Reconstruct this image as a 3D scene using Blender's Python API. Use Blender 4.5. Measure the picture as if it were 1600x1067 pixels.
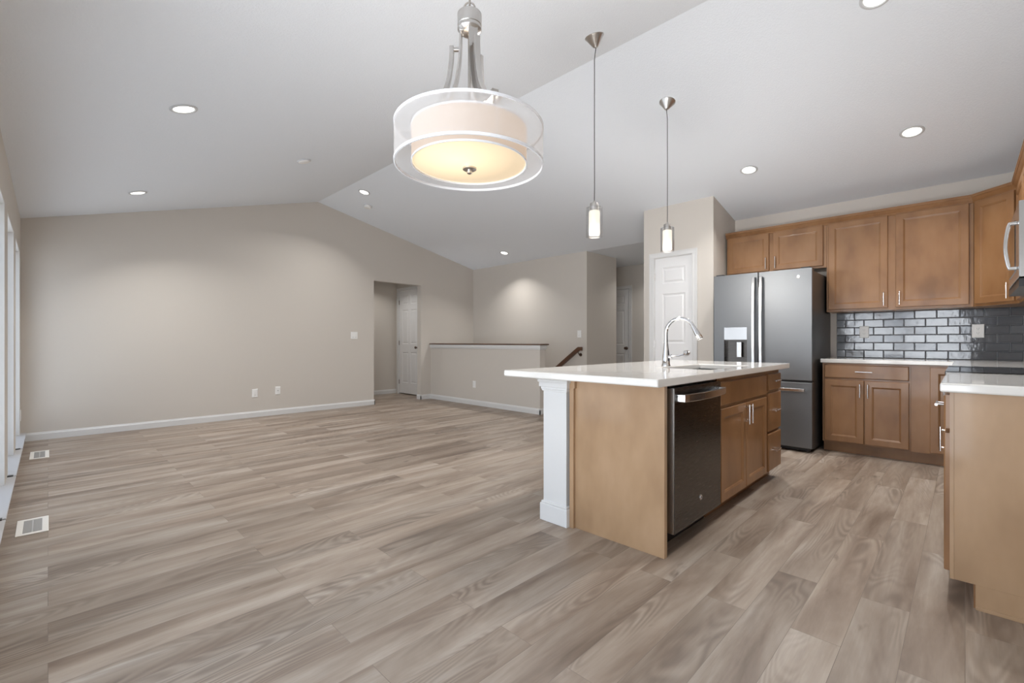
import bpy, bmesh, math, random
from mathutils import Vector, Matrix
random.seed(7)
PI = math.pi
SC = bpy.context.scene
COL = SC.collection
for o in list(bpy.data.objects): bpy.data.objects.remove(o)

# ------------------------------------------------------------ camera, world, exposure
TH = math.atan2(725.0, 716.45)
cam_d = bpy.data.cameras.new('camera')
cam_d.sensor_width = 36.0
cam_d.lens = 716.45/1600*36
cam_d.clip_start = 0.02
cam = bpy.data.objects.new('camera', cam_d)
COL.objects.link(cam)
cam.location = (0, 0, 1.09)
cam.rotation_euler = (PI/2, 0, -TH)
SC.camera = cam
SC.view_settings.view_transform = 'Standard'
SC.view_settings.look = 'None'
SC.view_settings.gamma = 1
SC.view_settings.use_curve_mapping = False
SC.view_settings.exposure = 0.68

W = bpy.data.worlds.new('world'); SC.world = W; W.use_nodes = True
nt = W.node_tree; nt.nodes.clear()
wo = nt.nodes.new('ShaderNodeOutputWorld'); bg = nt.nodes.new('ShaderNodeBackground')
tc = nt.nodes.new('ShaderNodeTexCoord'); sp = nt.nodes.new('ShaderNodeSeparateXYZ')
rp = nt.nodes.new('ShaderNodeValToRGB')
nt.links.new(tc.outputs['Generated'], sp.inputs[0]); nt.links.new(sp.outputs['Z'], rp.inputs[0])
rp.color_ramp.elements[0].position = 0.0; rp.color_ramp.elements[0].color = (1.32, 1.32, 1.33, 1)
rp.color_ramp.elements[1].position = 0.05; rp.color_ramp.elements[1].color = (0.79, 0.81, 0.85, 1)
e = rp.color_ramp.elements.new(0.8); e.color = (0.55, 0.68, 0.84, 1)
nt.links.new(rp.outputs[0], bg.inputs[0]); bg.inputs[1].default_value = 10.0
nt.links.new(bg.outputs[0], wo.inputs[0])
try:
    SC.cycles.max_bounces = 12; SC.cycles.diffuse_bounces = 8; SC.cycles.sample_clamp_indirect = 8
except Exception: pass

def portal(loc, w, h):                     # sky light portal in a window opening, facing +X into the room
    l = bpy.data.lights.new('window_portal', 'AREA'); l.shape = 'RECTANGLE'; l.size = h; l.size_y = w
    l.cycles.is_portal = True
    o = bpy.data.objects.new('window_portal', l); COL.objects.link(o)
    o.location = loc; o.rotation_euler = (0, -PI/2, 0)
    return o

# ------------------------------------------------------------ helpers
class MB:
    def __init__(s): s.v = []; s.f = []; s.sm = []; s.mi = []; s.cur = 0
    def add(s, vs, fs, smooth=False):
        n = len(s.v); s.v += [tuple(p) for p in vs]
        for f in fs: s.f.append([n+i for i in f]); s.sm.append(smooth); s.mi.append(s.cur)
        return s
    def box(s, x0, y0, z0, x1, y1, z1):
        x0, x1 = min(x0, x1), max(x0, x1); y0, y1 = min(y0, y1), max(y0, y1); z0, z1 = min(z0, z1), max(z0, z1)
        return s.add([(x0,y0,z0),(x1,y0,z0),(x1,y1,z0),(x0,y1,z0),(x0,y0,z1),(x1,y0,z1),(x1,y1,z1),(x0,y1,z1)],
                     [(0,3,2,1),(4,5,6,7),(0,1,5,4),(1,2,6,5),(2,3,7,6),(3,0,4,7)])
    def prism(s, pts, a, b, axis='z'):      # polygon pts extruded a..b along axis; pts in the two other axes (xy, xz or yz)
        def mk(p, t):
            return (p[0], p[1], t) if axis == 'z' else ((p[0], t, p[1]) if axis == 'y' else (t, p[0], p[1]))
        n = len(pts); vs = [mk(p, a) for p in pts] + [mk(p, b) for p in pts]
        fs = [list(range(n))[::-1], [n+i for i in range(n)]]
        for i in range(n): fs.append((i, (i+1) % n, n+(i+1) % n, n+i))
        return s.add(vs, fs)
    def lathe(s, prof, cx=0, cy=0, cz=0, n=32, smooth=True, close=False):  # prof (r,z)
        vs = []; fs = []
        for r, z in prof:
            for i in range(n):
                a = 2*PI*i/n; vs.append((cx+r*math.cos(a), cy+r*math.sin(a), cz+z))
        m = len(prof)
        for j in range(m-1 if not close else m):
            k = (j+1) % m
            for i in range(n): fs.append((j*n+i, j*n+(i+1) % n, k*n+(i+1) % n, k*n+i))
        if not close:
            if prof[0][0] > 1e-6: fs.append([i for i in range(n)][::-1])
            if prof[-1][0] > 1e-6: fs.append([(m-1)*n+i for i in range(n)])
        return s.add(vs, fs, smooth)
    def tube(s, pts, r, n=12, smooth=True, caps=True):
        pts = [Vector(p) for p in pts]; m = len(pts)
        rs = r if isinstance(r, (list, tuple)) else [r]*m
        vs = []; prev = None
        for i, p in enumerate(pts):
            t = (pts[min(i+1, m-1)] - pts[max(i-1, 0)]).normalized()
            if prev is None:
                a = Vector((0, 0, 1)) if abs(t.z) < .9 else Vector((1, 0, 0))
                u = t.cross(a).normalized()
            else:
                u = (prev - t*prev.dot(t)).normalized()
            prev = u; w = t.cross(u)
            for k in range(n):
                a = 2*PI*k/n; vs.append(p + u*rs[i]*math.cos(a) + w*rs[i]*math.sin(a))
        fs = []
        for j in range(m-1):
            for i in range(n): fs.append((j*n+i, j*n+(i+1) % n, (j+1)*n+(i+1) % n, (j+1)*n+i))
        if caps: fs.append([i for i in range(n)][::-1]); fs.append([(m-1)*n+i for i in range(n)])
        return s.add(vs, fs, smooth)
    def strap(s, path, width, thick, side):   # flat bar along path; side = unit vector of the width
        path = [Vector(p) for p in path]; m = len(path); side = Vector(side); vs = []
        for i, p in enumerate(path):
            t = (path[min(i+1, m-1)] - path[max(i-1, 0)]).normalized()
            nrm = t.cross(side).normalized()
            for a, b in ((-1,-1),(1,-1),(1,1),(-1,1)): vs.append(p + side*a*width/2 + nrm*b*thick/2)
        fs = [(3,2,1,0), (4*m-4,4*m-3,4*m-2,4*m-1)]
        for j in range(m-1):
            for i in range(4): fs.append((4*j+i, 4*j+(i+1) % 4, 4*j+4+(i+1) % 4, 4*j+4+i))
        return s.add(vs, fs)
    def rings(s, x0, z0, x1, z1, prof, flip=False):   # nested rectangles facing -Y : prof = [(inset, y)]
        vs = []; fs = []
        for ins, y in prof: vs += [(x0+ins, y, z0+ins), (x1-ins, y, z0+ins), (x1-ins, y, z1-ins), (x0+ins, y, z1-ins)]
        for j in range(len(prof)-1):
            for i in range(4): fs.append((4*j+i, 4*j+(i+1) % 4, 4*j+4+(i+1) % 4, 4*j+4+i))
        k = 4*len(prof)-4; fs.append((k, k+1, k+2, k+3))
        return s.add(vs, fs)
    def build(s, name, mat, parent=None, bevel=0, seg=2, loc=None, rot=None, recalc=True):
        me = bpy.data.meshes.new(name); me.from_pydata(s.v, [], s.f)
        me.polygons.foreach_set('use_smooth', s.sm)
        mats = mat if isinstance(mat, (list, tuple)) else [mat]
        for m in mats: me.materials.append(m)
        me.polygons.foreach_set('material_index', s.mi)
        if recalc:
            b = bmesh.new(); b.from_mesh(me); bmesh.ops.recalc_face_normals(b, faces=b.faces); b.to_mesh(me); b.free()
        me.update()
        if any(s.sm):
            keep = [p.use_smooth for p in me.polygons]
            me.set_sharp_from_angle(angle=math.radians(38)); me.polygons.foreach_set('use_smooth', keep); me.update()
        o = bpy.data.objects.new(name, me); COL.objects.link(o)
        if parent: o.parent = parent
        if loc: o.location = loc
        if rot is not None: o.rotation_euler = rot if isinstance(rot, (tuple, list)) else (0, 0, rot)
        if bevel:
            md = o.modifiers.new('bevel', 'BEVEL'); md.width = bevel; md.segments = seg; md.limit_method = 'ANGLE'; md.angle_limit = math.radians(40)
            md.harden_normals = False
        return o

def tag(o, label, cat, group=None):
    o['label'] = label; o['category'] = cat
    if group: o['group'] = group
    return o
def thing(name, label, cat, loc=(0,0,0), rot=0, group=None):
    o = bpy.data.objects.new(name, None); COL.objects.link(o); o.empty_display_size = .1
    o.location = loc; o.rotation_euler = rot if isinstance(rot, (tuple, list)) else (0, 0, rot)
    return tag(o, label, cat, group)
def struct(o): o['kind'] = 'structure'; return o
def kids(o): return [c for c in bpy.data.objects if c.parent == o]
def dup(root, loc, rot=None, label=None):
    def cp(o, par):
        c = o.copy(); COL.objects.link(c)
        if par: c.parent = par
        if o.type == 'LIGHT' and label and 'flat' in label: c.data = o.data.copy(); c.data.energy = 3
        for ch in kids(o):
            cp(ch, c)
        return c
    r = cp(root, None); r.location = loc
    if rot is not None: r.rotation_euler = rot if isinstance(rot, (tuple, list)) else (0, 0, rot)
    if label: r['label'] = label
    return r

# ------------------------------------------------------------ materials
def srgb(r, g, b):
    f = lambda c: (c/255/12.92) if c/255 <= .04045 else ((c/255+.055)/1.055)**2.4
    return (f(r), f(g), f(b), 1)
def mat(name, col=(.8,.8,.8,1), rough=.5, metal=0, spec=None, coat=0, emit=None, estr=0, trans=0, ior=None, alpha=None):
    m = bpy.data.materials.new(name); m.use_nodes = True
    p = m.node_tree.nodes['Principled BSDF']
    p.inputs['Base Color'].default_value = col; p.inputs['Roughness'].default_value = rough; p.inputs['Metallic'].default_value = metal
    if spec is not None: p.inputs['Specular IOR Level'].default_value = spec
    if coat: p.inputs['Coat Weight'].default_value = coat; p.inputs['Coat Roughness'].default_value = .08
    if emit: p.inputs['Emission Color'].default_value = emit; p.inputs['Emission Strength'].default_value = estr
    if trans: p.inputs['Transmission Weight'].default_value = trans
    if ior: p.inputs['IOR'].default_value = ior
    if alpha is not None: p.inputs['Alpha'].default_value = alpha
    return m
class NT:
    def __init__(s, m): s.t = m.node_tree; s.p = m.node_tree.nodes['Principled BSDF']
    def n(s, typ, **kw):
        x = s.t.nodes.new('ShaderNode'+typ)
        for k, v in kw.items():
            if k.startswith('i_'): x.inputs[k[2:].replace('_', ' ')].default_value = v
            else: setattr(x, k, v)
        return x
    def l(s, a, b): s.t.links.new(a, b)
    def math(s, op, a, b=None, c=None):
        x = s.n('Math', operation=op)
        for i, q in enumerate((a, b, c)):
            if q is None: continue
            if isinstance(q, (int, float)): x.inputs[i].default_value = q
            else: s.l(q, x.inputs[i])
        return x.outputs[0]
    def mix(s, fac, a, b, blend='MIX'):
        x = s.n('MixRGB', blend_type=blend)
        for i, q in enumerate((fac, a, b)):
            if isinstance(q, (int, float, tuple)): x.inputs[i].default_value = q
            else: s.l(q, x.inputs[i])
        return x.outputs[0]
    def coords(s, scale=(1,1,1), kind='Object', rot=(0,0,0), loc=(0,0,0)):
        tc = s.n('TexCoord'); mp = s.n('Mapping'); mp.inputs['Scale'].default_value = scale; mp.inputs['Rotation'].default_value = rot
        mp.inputs['Location'].default_value = loc
        s.l(tc.outputs[kind], mp.inputs[0]); return mp.outputs[0]
    def noise(s, vec, scale, detail=4, rough=.55, dist=0, w=None):
        x = s.n('TexNoise'); x.inputs['Scale'].default_value = scale; x.inputs['Detail'].default_value = detail
        x.inputs['Roughness'].default_value = rough; x.inputs['Distortion'].default_value = dist
        if w is not None: x.noise_dimensions = '4D'; s.l(w, x.inputs['W'])
        s.l(vec, x.inputs['Vector']); return x.outputs['Fac']
    def ramp(s, fac, stops):
        x = s.n('ValToRGB'); s.l(fac, x.inputs[0]); r = x.color_ramp
        r.elements[0].position, r.elements[0].color = stops[0]; r.elements[1].position, r.elements[1].color = stops[-1]
        for p, c in stops[1:-1]: e = r.elements.new(p); e.color = c
        return x.outputs[0]
    def bump(s, h, strength, dist):
        b = s.n('Bump'); b.inputs['Strength'].default_value = strength; b.inputs['Distance'].default_value = dist
        s.l(h, b.inputs['Height']); s.l(b.outputs[0], s.p.inputs['Normal'])

def wall_mat(name, col):
    m = mat(name, col, .62, spec=.3); t = NT(m); c = t.coords()
    n = t.noise(c, 260, 3); t.bump(n, .12, .002); return m
M = {}
M['wall'] = wall_mat('greige_wall_paint', srgb(206, 200, 192))
m = M['ceil'] = mat('knockdown_ceiling', srgb(232, 237, 243), .85, spec=.2); t = NT(m); c = t.coords()
n1 = t.noise(c, 75, 5, .6, .4); h = t.ramp(n1, [(.42, (0,0,0,1)), (.58, (1,1,1,1))]); n2 = t.noise(c, 160, 3)
t.bump(t.math('ADD', h, t.math('MULTIPLY', n2, .5)), .3, .003)
M['trim'] = mat('white_trim_paint', srgb(218, 218, 217), .35)
M['ledge'] = mat('white_ledge_paint_shaded', srgb(186, 186, 188), .4)  # white ledge greyed in its colour to stand in for shade
M['door'] = mat('white_door_paint', srgb(232, 232, 232), .38)

# floor : luxury vinyl planks running along X
m = M['floor'] = mat('grey_brown_wood_plank', (.3,.27,.24,1), .42, spec=.4); t = NT(m)
PW, PLN = .158, 1.22
c0 = t.coords()
br = t.n('TexBrick', offset=.37, offset_frequency=2, squash=1.0)
br.inputs['Color1'].default_value = (0,0,0,1); br.inputs['Color2'].default_value = (1,1,1,1); br.inputs['Mortar'].default_value = (.5,.5,.5,1)
br.inputs['Scale'].default_value = 1; br.inputs['Mortar Size'].default_value = .0009; br.inputs['Mortar Smooth'].default_value = .3
br.inputs['Brick Width'].default_value = PLN; br.inputs['Row Height'].default_value = PW; br.inputs['Bias'].default_value = 0
t.l(c0, br.inputs['Vector'])
rnd = br.outputs['Color']; rw = t.math('MULTIPLY', rnd, 37.0)
cs = t.coords((.55, 4.2, 1)); cf = t.coords((3.0, 120, 1)); cm = t.coords((.55, 3.2, 1))
base = t.noise(cs, 1.6, 5, .6, .5, w=rw)                      # broad light and dark bands inside a plank
fine = t.noise(cf, 1.0, 5, .7, .2, w=rw)                      # fine straight grain
field = t.noise(cm, 1.15, 2, .45, .35, w=rw)                  # contour field for cathedral grain
con = t.math('SINE', t.math('MULTIPLY', field, 250.0))
con = t.math('ADD', t.math('MULTIPLY', con, .5), .5)
mask = t.ramp(t.noise(t.coords((.6, 2.6, 1)), 1.7, 2, .5, 0, w=t.math('ADD', rw, 5.0)), [(.47, (0,0,0,1)), (.62, (1,1,1,1))])
kn = t.noise(t.coords((1.6, 4.5, 1)), 2.3, 3, .5, .6, w=t.math('ADD', rw, 11.0))
knot = t.ramp(kn, [(.66, (0,0,0,1)), (.76, (1,1,1,1))])
col = t.ramp(base, [(.3, srgb(112, 95, 80)), (.43, srgb(143, 127, 112)), (.54, srgb(165, 151, 136)), (.70, srgb(192, 181, 169))])
col = t.mix(t.math('MULTIPLY', t.math('SUBTRACT', 1.0, fine), .6), col, srgb(112, 98, 88))
col = t.mix(t.math('MULTIPLY', t.math('MULTIPLY', con, mask), .55), col, srgb(98, 84, 74))
col = t.mix(t.math('MULTIPLY', knot, .7), col, srgb(92, 78, 68))
tone = t.math('ADD', .93, t.math('MULTIPLY', rnd, .26))
vm = t.n('VectorMath', operation='SCALE'); t.l(col, vm.inputs[0]); t.l(tone, vm.inputs['Scale'])
col = t.mix(t.math('MULTIPLY', br.outputs['Fac'], .55), vm.outputs[0], srgb(84, 74, 66))
t.l(col, t.p.inputs['Base Color'])
t.l(t.math('ADD', .33, t.math('MULTIPLY', fine, .16)), t.p.inputs['Roughness'])
t.bump(t.math('SUBTRACT', t.math('MULTIPLY', fine, .35), br.outputs['Fac']), .25, .0015)

def wood(name, c1, c2, c3, rough=.38, sc=(1, 1, .12), coat=.25):
    m = mat(name, c2, rough, spec=.45, coat=coat); t = NT(m); c = t.coords(sc)
    info = t.n('ObjectInfo'); rw = t.math('MULTIPLY', info.outputs['Random'], 20.0)
    a = t.noise(c, 55, 5, .65, .3, w=rw); b = t.noise(t.coords((1, 1, .5)), 4.5, 3, .55, 0, w=rw)
    col = t.ramp(b, [(.3, c1), (.5, c2), (.72, c3)])
    col = t.mix(t.math('MULTIPLY', a, .3), col, c1)
    t.l(col, t.p.inputs['Base Color']); t.bump(a, .05, .0005); return m
M['cab'] = wood('stained_maple', srgb(124, 87, 54), srgb(147, 107, 70), srgb(160, 120, 82))
M['panel'] = wood('stained_maple_lit_tone', srgb(155, 124, 93), srgb(173, 142, 109), srgb(186, 155, 123), sc=(1, 1, .3))  # same stain as the cabinets, lightened to look lit on the end panels
M['dwood'] = wood('dark_brown_wood', srgb(78, 52, 36), srgb(98, 66, 46), srgb(112, 78, 54))
m = M['quartz'] = mat('white_quartz', srgb(226, 224, 220), .07, spec=.6); t = NT(m); c = t.coords()
v = t.n('TexVoronoi'); v.inputs['Scale'].default_value = 130; t.l(c, v.inputs['Vector'])
k = t.ramp(v.outputs['Distance'], [(.06, (1,1,1,1)), (.14, (0,0,0,1))]); nn = t.noise(c, 30, 2)
k2 = t.math('MULTIPLY', k, t.ramp(nn, [(.52, (0,0,0,1)), (.6, (1,1,1,1))]))
t.l(t.mix(t.math('MULTIPLY', k2, .55), srgb(226, 224, 220), srgb(158, 150, 142)), t.p.inputs['Base Color'])
def steel(name, col, rough, an=(1, 1, 60)):
    m = mat(name, col, rough, 1.0); t = NT(m); c = t.coords(an); n = t.noise(c, 12, 3)
    t.l(t.math('ADD', rough-.04, t.math('MULTIPLY', n, .08)), t.p.inputs['Roughness']); return m
M['slate'] = steel('brushed_slate_steel', (.20, .205, .21, 1), .42)
M['dwsteel'] = steel('dark_slate_steel', (.115, .107, .10, 1), .28)
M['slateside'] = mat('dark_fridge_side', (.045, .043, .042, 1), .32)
M['steel'] = mat('stainless_steel', (.62, .62, .62, 1), .22, 1)
M['bright'] = mat('bright_steel_bar', (.78, .78, .78, 1), .18, 1)
M['chrome'] = mat('chrome', (.78, .78, .79, 1), .06, 1)
M['nickel'] = mat('brushed_nickel', (.56, .54, .52, 1), .28, 1)
M['bronze'] = mat('dark_bronze', (.14, .10, .08, 1), .3, 1)
M['black'] = mat('black_plastic', (.012, .012, .013, 1), .35)
M['glassblk'] = mat('black_glass', (.008, .008, .009, 1), .04, spec=.7)
M['darkgap'] = mat('dark_recess', (.02, .018, .016, 1), .8)
M['plate'] = mat('white_plate_plastic', srgb(238, 238, 236), .3)
M['slot'] = mat('grey_plate_slot', srgb(120, 118, 116), .5)
M['vent'] = mat('cream_register_metal', srgb(232, 228, 220), .4)
M['ventin'] = mat('grey_register_louvre', srgb(176, 174, 170), .5)
M['grout'] = mat('light_grey_grout', srgb(150, 150, 152), .8)
m = M['tile'] = mat('glossy_grey_tile', srgb(84, 88, 95), .05, spec=.75, coat=.5); t = NT(m)
t.bump(t.noise(t.coords(), 22, 3), .3, .004)
def emis(name, col, s):
    m = bpy.data.materials.new(name); m.use_nodes = True; n = m.node_tree; n.nodes.clear()
    e = n.nodes.new('ShaderNodeEmission'); o = n.nodes.new('ShaderNodeOutputMaterial')
    e.inputs[0].default_value = col; e.inputs[1].default_value = s; n.links.new(e.outputs[0], o.inputs[0]); return m
M['led'] = emis('led_lens', (1, .96, .88, 1), 2.2)
M['ring'] = mat('recessed_ring_paint', srgb(196, 198, 200), .5)
M['opal'] = mat('opal_glass_lit', (.42, .40, .37, 1), .3, emit=(1, .88, .70, 1), estr=.52)
M['diffuser'] = mat('glass_diffuser_lit', (.25, .22, .18, 1), .4, emit=(1, .76, .47, 1), estr=.5)
t = NT(M['diffuser']); cc = t.coords((1, 1, 0)); vd = t.n('VectorMath', operation='DISTANCE'); t.l(cc, vd.inputs[0]); vd.inputs[1].default_value = (-.075, -.02, 0)
g = t.ramp(vd.outputs['Value'], [(0.0, (1,1,1,1)), (.2, (0,0,0,1))]); t.l(t.math('ADD', .42, t.math('MULTIPLY', g, .45)), t.p.inputs['Emission Strength'])
M['innershade'] = mat('inner_fabric_lit', (.20, .18, .165, 1), .8, emit=(1, .74, .54, 1), estr=.30)
M['rim'] = mat('white_shade_rim', srgb(214, 215, 218), .5)
def clearmat(name, col, mixf, gloss_rough):     # thin see-through sheet: part transparent, part diffuse or glossy
    m = bpy.data.materials.new(name); m.use_nodes = True; n = m.node_tree; n.nodes.clear()
    o = n.nodes.new('ShaderNodeOutputMaterial'); mx = n.nodes.new('ShaderNodeMixShader'); tr = n.nodes.new('ShaderNodeBsdfTransparent')
    if gloss_rough is None:
        b = n.nodes.new('ShaderNodeMixShader'); b.inputs[0].default_value = .5
        d = n.nodes.new('ShaderNodeBsdfDiffuse'); d.inputs[0].default_value = col
        tl = n.nodes.new('ShaderNodeBsdfTranslucent'); tl.inputs[0].default_value = col
        n.links.new(d.outputs[0], b.inputs[1]); n.links.new(tl.outputs[0], b.inputs[2]); mx.inputs[0].default_value = mixf
    else:
        b = n.nodes.new('ShaderNodeBsdfGlossy'); b.inputs[0].default_value = col; b.inputs[1].default_value = gloss_rough
        lw = n.nodes.new('ShaderNodeLayerWeight'); lw.inputs[0].default_value = .5
        pw = n.nodes.new('ShaderNodeMath'); pw.operation = 'POWER'; pw.inputs[1].default_value = 3.0; n.links.new(lw.outputs['Facing'], pw.inputs[0])
        ma = n.nodes.new('ShaderNodeMath'); ma.operation = 'MULTIPLY_ADD'; ma.inputs[1].default_value = .75; ma.inputs[2].default_value = .05
        n.links.new(pw.outputs[0], ma.inputs[0]); n.links.new(ma.outputs[0], mx.inputs[0])
    n.links.new(tr.outputs[0], mx.inputs[1]); n.links.new(b.outputs[0], mx.inputs[2]); n.links.new(mx.outputs[0], o.inputs[0]); return m
M['sheer'] = clearmat('sheer_white_fabric', (.86, .85, .85, 1), .33, None)
M['pane'] = clearmat('window_glass', (1, 1, 1, 1), 1.45, .01)
def tinted(name, c_):
    m = clearmat(name, (1, 1, 1, 1), 1.45, .01)
    for n_ in m.node_tree.nodes:
        if n_.bl_idname == 'ShaderNodeBsdfTransparent': n_.inputs[0].default_value = c_
    return m
M['dimmed'] = tinted('dimmed_window_glass', (.36, .375, .39, 1))  # tint added to cut the daylight through these panes, no insect screen
M['patioglass'] = tinted('patio_door_glass', (.60, .615, .63, 1))
M['glass'] = clearmat('clear_glass', (.85, .86, .87, 1), 1.5, .05)
for n_ in M['glass'].node_tree.nodes:
    if n_.bl_idname == 'ShaderNodeMath' and n_.operation == 'POWER': n_.inputs[1].default_value = 1.8
    if n_.bl_idname == 'ShaderNodeMath' and n_.operation == 'MULTIPLY_ADD': n_.inputs[2].default_value = .08

# ------------------------------------------------------------ room shell
GY = 7.28; LX = -.21; RID = 3.0; KX = 6.08; SX = 6.22; BY = -.64
ZL = 2.423; SLL = .272; SLR = .2235; ZR = 3.297
def ceilz(x): return ZR - SLL*(RID-x) if x < RID else ZR - SLR*(x-RID)
T = .12
# floor with the stairwell opening  X 5.27..6.22, Y 4.62..7.28
f = MB(); f.box(-.5, BY-.2, -.15, 5.27, GY+1.5, 0); f.box(5.27, BY-.2, -.15, 8.3, 4.62, 0); f.box(5.27, GY, -.15, 6.4, GY+1.5, 0); f.box(6.22, 4.62, -.15, 8.3, 5.8, 0)
struct(f.build('floor', M['floor']))
# ceiling
cb = MB(); pts = [(LX-T, ceilz(LX-T)), (RID, ZR), (SX+.02, ceilz(SX+.02)), (SX+.02, ceilz(SX)+.2), (RID, ZR+.2), (LX-T, ceilz(LX)+.2)]
cb.prism(pts, BY-.2, GY+T, 'y')
cb.box(SX+.02, 2.0, 2.5728, 8.3, 5.8, 2.8)
cb.box(3.4, GY+T, 2.44, 5.4, GY+1.6, 2.6)
struct(cb.build('ceiling', M['ceil']))
# gable wall with hall opening
OX0, OX1, OZ = 3.965, 4.93, 2.145
g = MB()
g.prism([(LX-T, 0), (OX0, 0), (OX0, ceilz(OX0)+.1), (RID, ZR+.1), (LX-T, ceilz(LX)+.05)], GY, GY+T, 'y')
g.prism([(OX0, OZ), (OX1, OZ), (OX1, ceilz(OX1)+.1), (OX0, ceilz(OX0)+.1)], GY, GY+T, 'y')
g.prism([(OX1, -.0), (SX+T, -.0), (SX+T, ceilz(SX)+.1), (OX1, ceilz(OX1)+.1)], GY, GY+T, 'y')
g.box(5.15, GY, -3, SX+T, GY+T, 0)
struct(g.build('wall_gable', M['wall']))
# hall behind the gable opening
HX = 5.18; HY = 8.58
g = MB(); g.box(3.4, HY, 0, 5.4, HY+.1, 2.5); struct(g.build('wall_hall_back', M['wall']))
g = MB(); g.box(3.4, GY+T, 0, 3.5, HY, 2.5); struct(g.build('wall_hall_left', M['wall']))
g = MB(); g.box(HX, GY+T, 0, HX+.1, 7.66, 2.5); g.box(HX, 8.50, 0, HX+.1, HY, 2.5); g.box(HX, 7.66, 2.15, HX+.1, 8.50, 2.5)
g.box(HX+.1, GY+T, 0, HX+.14, HY, 2.5)
struct(g.build('wall_hall_right', M['wall']))
# left (window) wall : tall openings
WIN = [(6.22, 7.11), (5.03, 5.92), (3.84, 4.72), (2.65, 3.53)]
PAT = (-.10, 1.95)
WZ0, WZ1 = .09, 2.05
g = MB(); ys = [BY-.2]
ops = sorted([(a, b, WZ0) for a, b in WIN] + [(PAT[0], PAT[1], .02)])
prev = BY-.2
for a, b, z0 in ops:
    g.box(LX-T, prev, 0, LX, a, 2.6); g.box(LX-T, a, WZ1, LX, b, 2.6); g.box(LX-T, a, 0, LX, b, z0); prev = b
g.box(LX-T, prev, 0, LX, GY, 2.6)
struct(g.build('wall_left', M['wall']))
for i, (a, b) in enumerate(WIN + [PAT]):
    z0 = WZ0 if i < 4 else .02
    fr = MB()
    # white jamb liners and sash frame
    fr.box(LX-T, a, z0, LX+.0, a+.012, WZ1); fr.box(LX-T, b-.012, z0, LX+.0, b, WZ1); fr.box(LX-T, a, WZ1-.012, LX, b, WZ1)
    fr.box(LX-T, a+.012, z0, LX-T+.04, a+.06, WZ1-.012); fr.box(LX-T, b-.06, z0, LX-T+.04, b-.012, WZ1-.012)
    fr.box(LX-T, a+.06, z0, LX-T+.04, b-.06, z0+.06); fr.box(LX-T, a+.06, WZ1-.07, LX-T+.04, b-.06, WZ1-.012)
    if i == 4: mid = (a+b)/2; fr.box(LX-T, mid-.05, z0, LX-T+.05, mid+.05, WZ1-.012)
    w = struct(fr.build('window_%d' % (i+1), M['trim'], bevel=.002))
    pn = MB(); pn.box(LX-T+.012, a+.05, z0+.05, LX-T+.018, b-.05, WZ1-.06); pn.build('window_pane', M['patioglass'] if i == 4 else M['dimmed'], w)
    portal((LX-T-.02, (a+b)/2, (z0+WZ1)/2), b-a, WZ1-z0)
# low white ledge with nosing under the windows, dark joints between its boards
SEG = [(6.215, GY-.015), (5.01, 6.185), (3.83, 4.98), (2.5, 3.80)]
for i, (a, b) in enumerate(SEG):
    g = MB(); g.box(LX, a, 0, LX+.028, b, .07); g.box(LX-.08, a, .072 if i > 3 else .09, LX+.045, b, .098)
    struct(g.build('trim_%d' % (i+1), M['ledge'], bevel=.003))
for i, y in enumerate((6.2, 4.995, 3.815)):
    g = MB(); g.box(LX-.05, y-.02, .02, LX+.030, y+.02, .104)
    struct(g.build('trim_%d' % (i+11), M['black']))
# stair wall, dark return wall, foyer
g = MB(); g.box(SX, 4.42, -3, SX+T, GY, 2.66); g.box(SX+T, 4.42, 0, 7.117, 4.54, 2.6); struct(g.build('wall_stair', M['wall']))
g = MB(); g.box(7.0, 4.54, 0, 7.117, 5.7, 2.6); struct(g.build('wall_foyer_left', M['wall']))
FX = 8.0
g = MB(); g.box(FX, 2.9, 0, FX+.1, 4.66, 2.6); g.box(FX, 5.50, 0, FX+.1, 5.8, 2.6); g.box(FX, 4.66, 2.14, FX+.1, 5.50, 2.6); g.box(7.0, 5.7, 0, FX+.1, 5.8, 2.6); g.box(FX+.1, 2.9, 0, FX+.14, 5.8, 2.6)
struct(g.build('wall_foyer_back', M['wall']))
# pantry block
PX = 5.38; PY0, PY1 = 2.06, 2.935
dY0, dY1, dZ = 2.307, 2.785, 2.12
g = MB()
g.box(PX, PY0, 0, PX+.1, dY0-.02, 2.9); g.box(PX, dY1+.02, 0, PX+.1, PY1, 2.9); g.box(PX, dY0-.02, dZ+.015, PX+.1, dY1+.02, 2.9)
g.box(PX+.1, PY0, 0, KX+.2, PY0+.1, 2.9); g.box(PX+.1, PY1-.1, 0, FX, PY1, 2.9)
struct(g.build('wall_pantry', M['wall']))
g = MB(); g.box(KX, BY-.1, 0, KX+.12, PY0, 2.75); struct(g.build('wall_kitchen', M['wall']))
g = MB(); g.prism([(LX-T, 0), (KX+.1, 0), (KX+.1, ceilz(KX)+.1), (RID, ZR+.1), (LX-T, ceilz(LX)+.1)], BY-.12, BY, 'y'); struct(g.build('wall_behind', M['wall']))
# stairwell shaft sides below the floor + steps
g = MB(); g.box(5.15, 4.5, -3, 5.27, GY, -.15); g.box(5.15, 4.5, -3, SX, 4.62, -.15); struct(g.build('wall_stairwell', M['wall']))
g = MB()
for i in range(9):
    y0 = 4.62+.26*i; g.box(5.27, y0, -.19*(i+1)-.6, SX, y0+.28, -.19*(i+1))
tag(g.build('staircase', M['floor'], bevel=.004), 'wood plank stairs going down behind the half wall', 'stairs')
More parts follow.
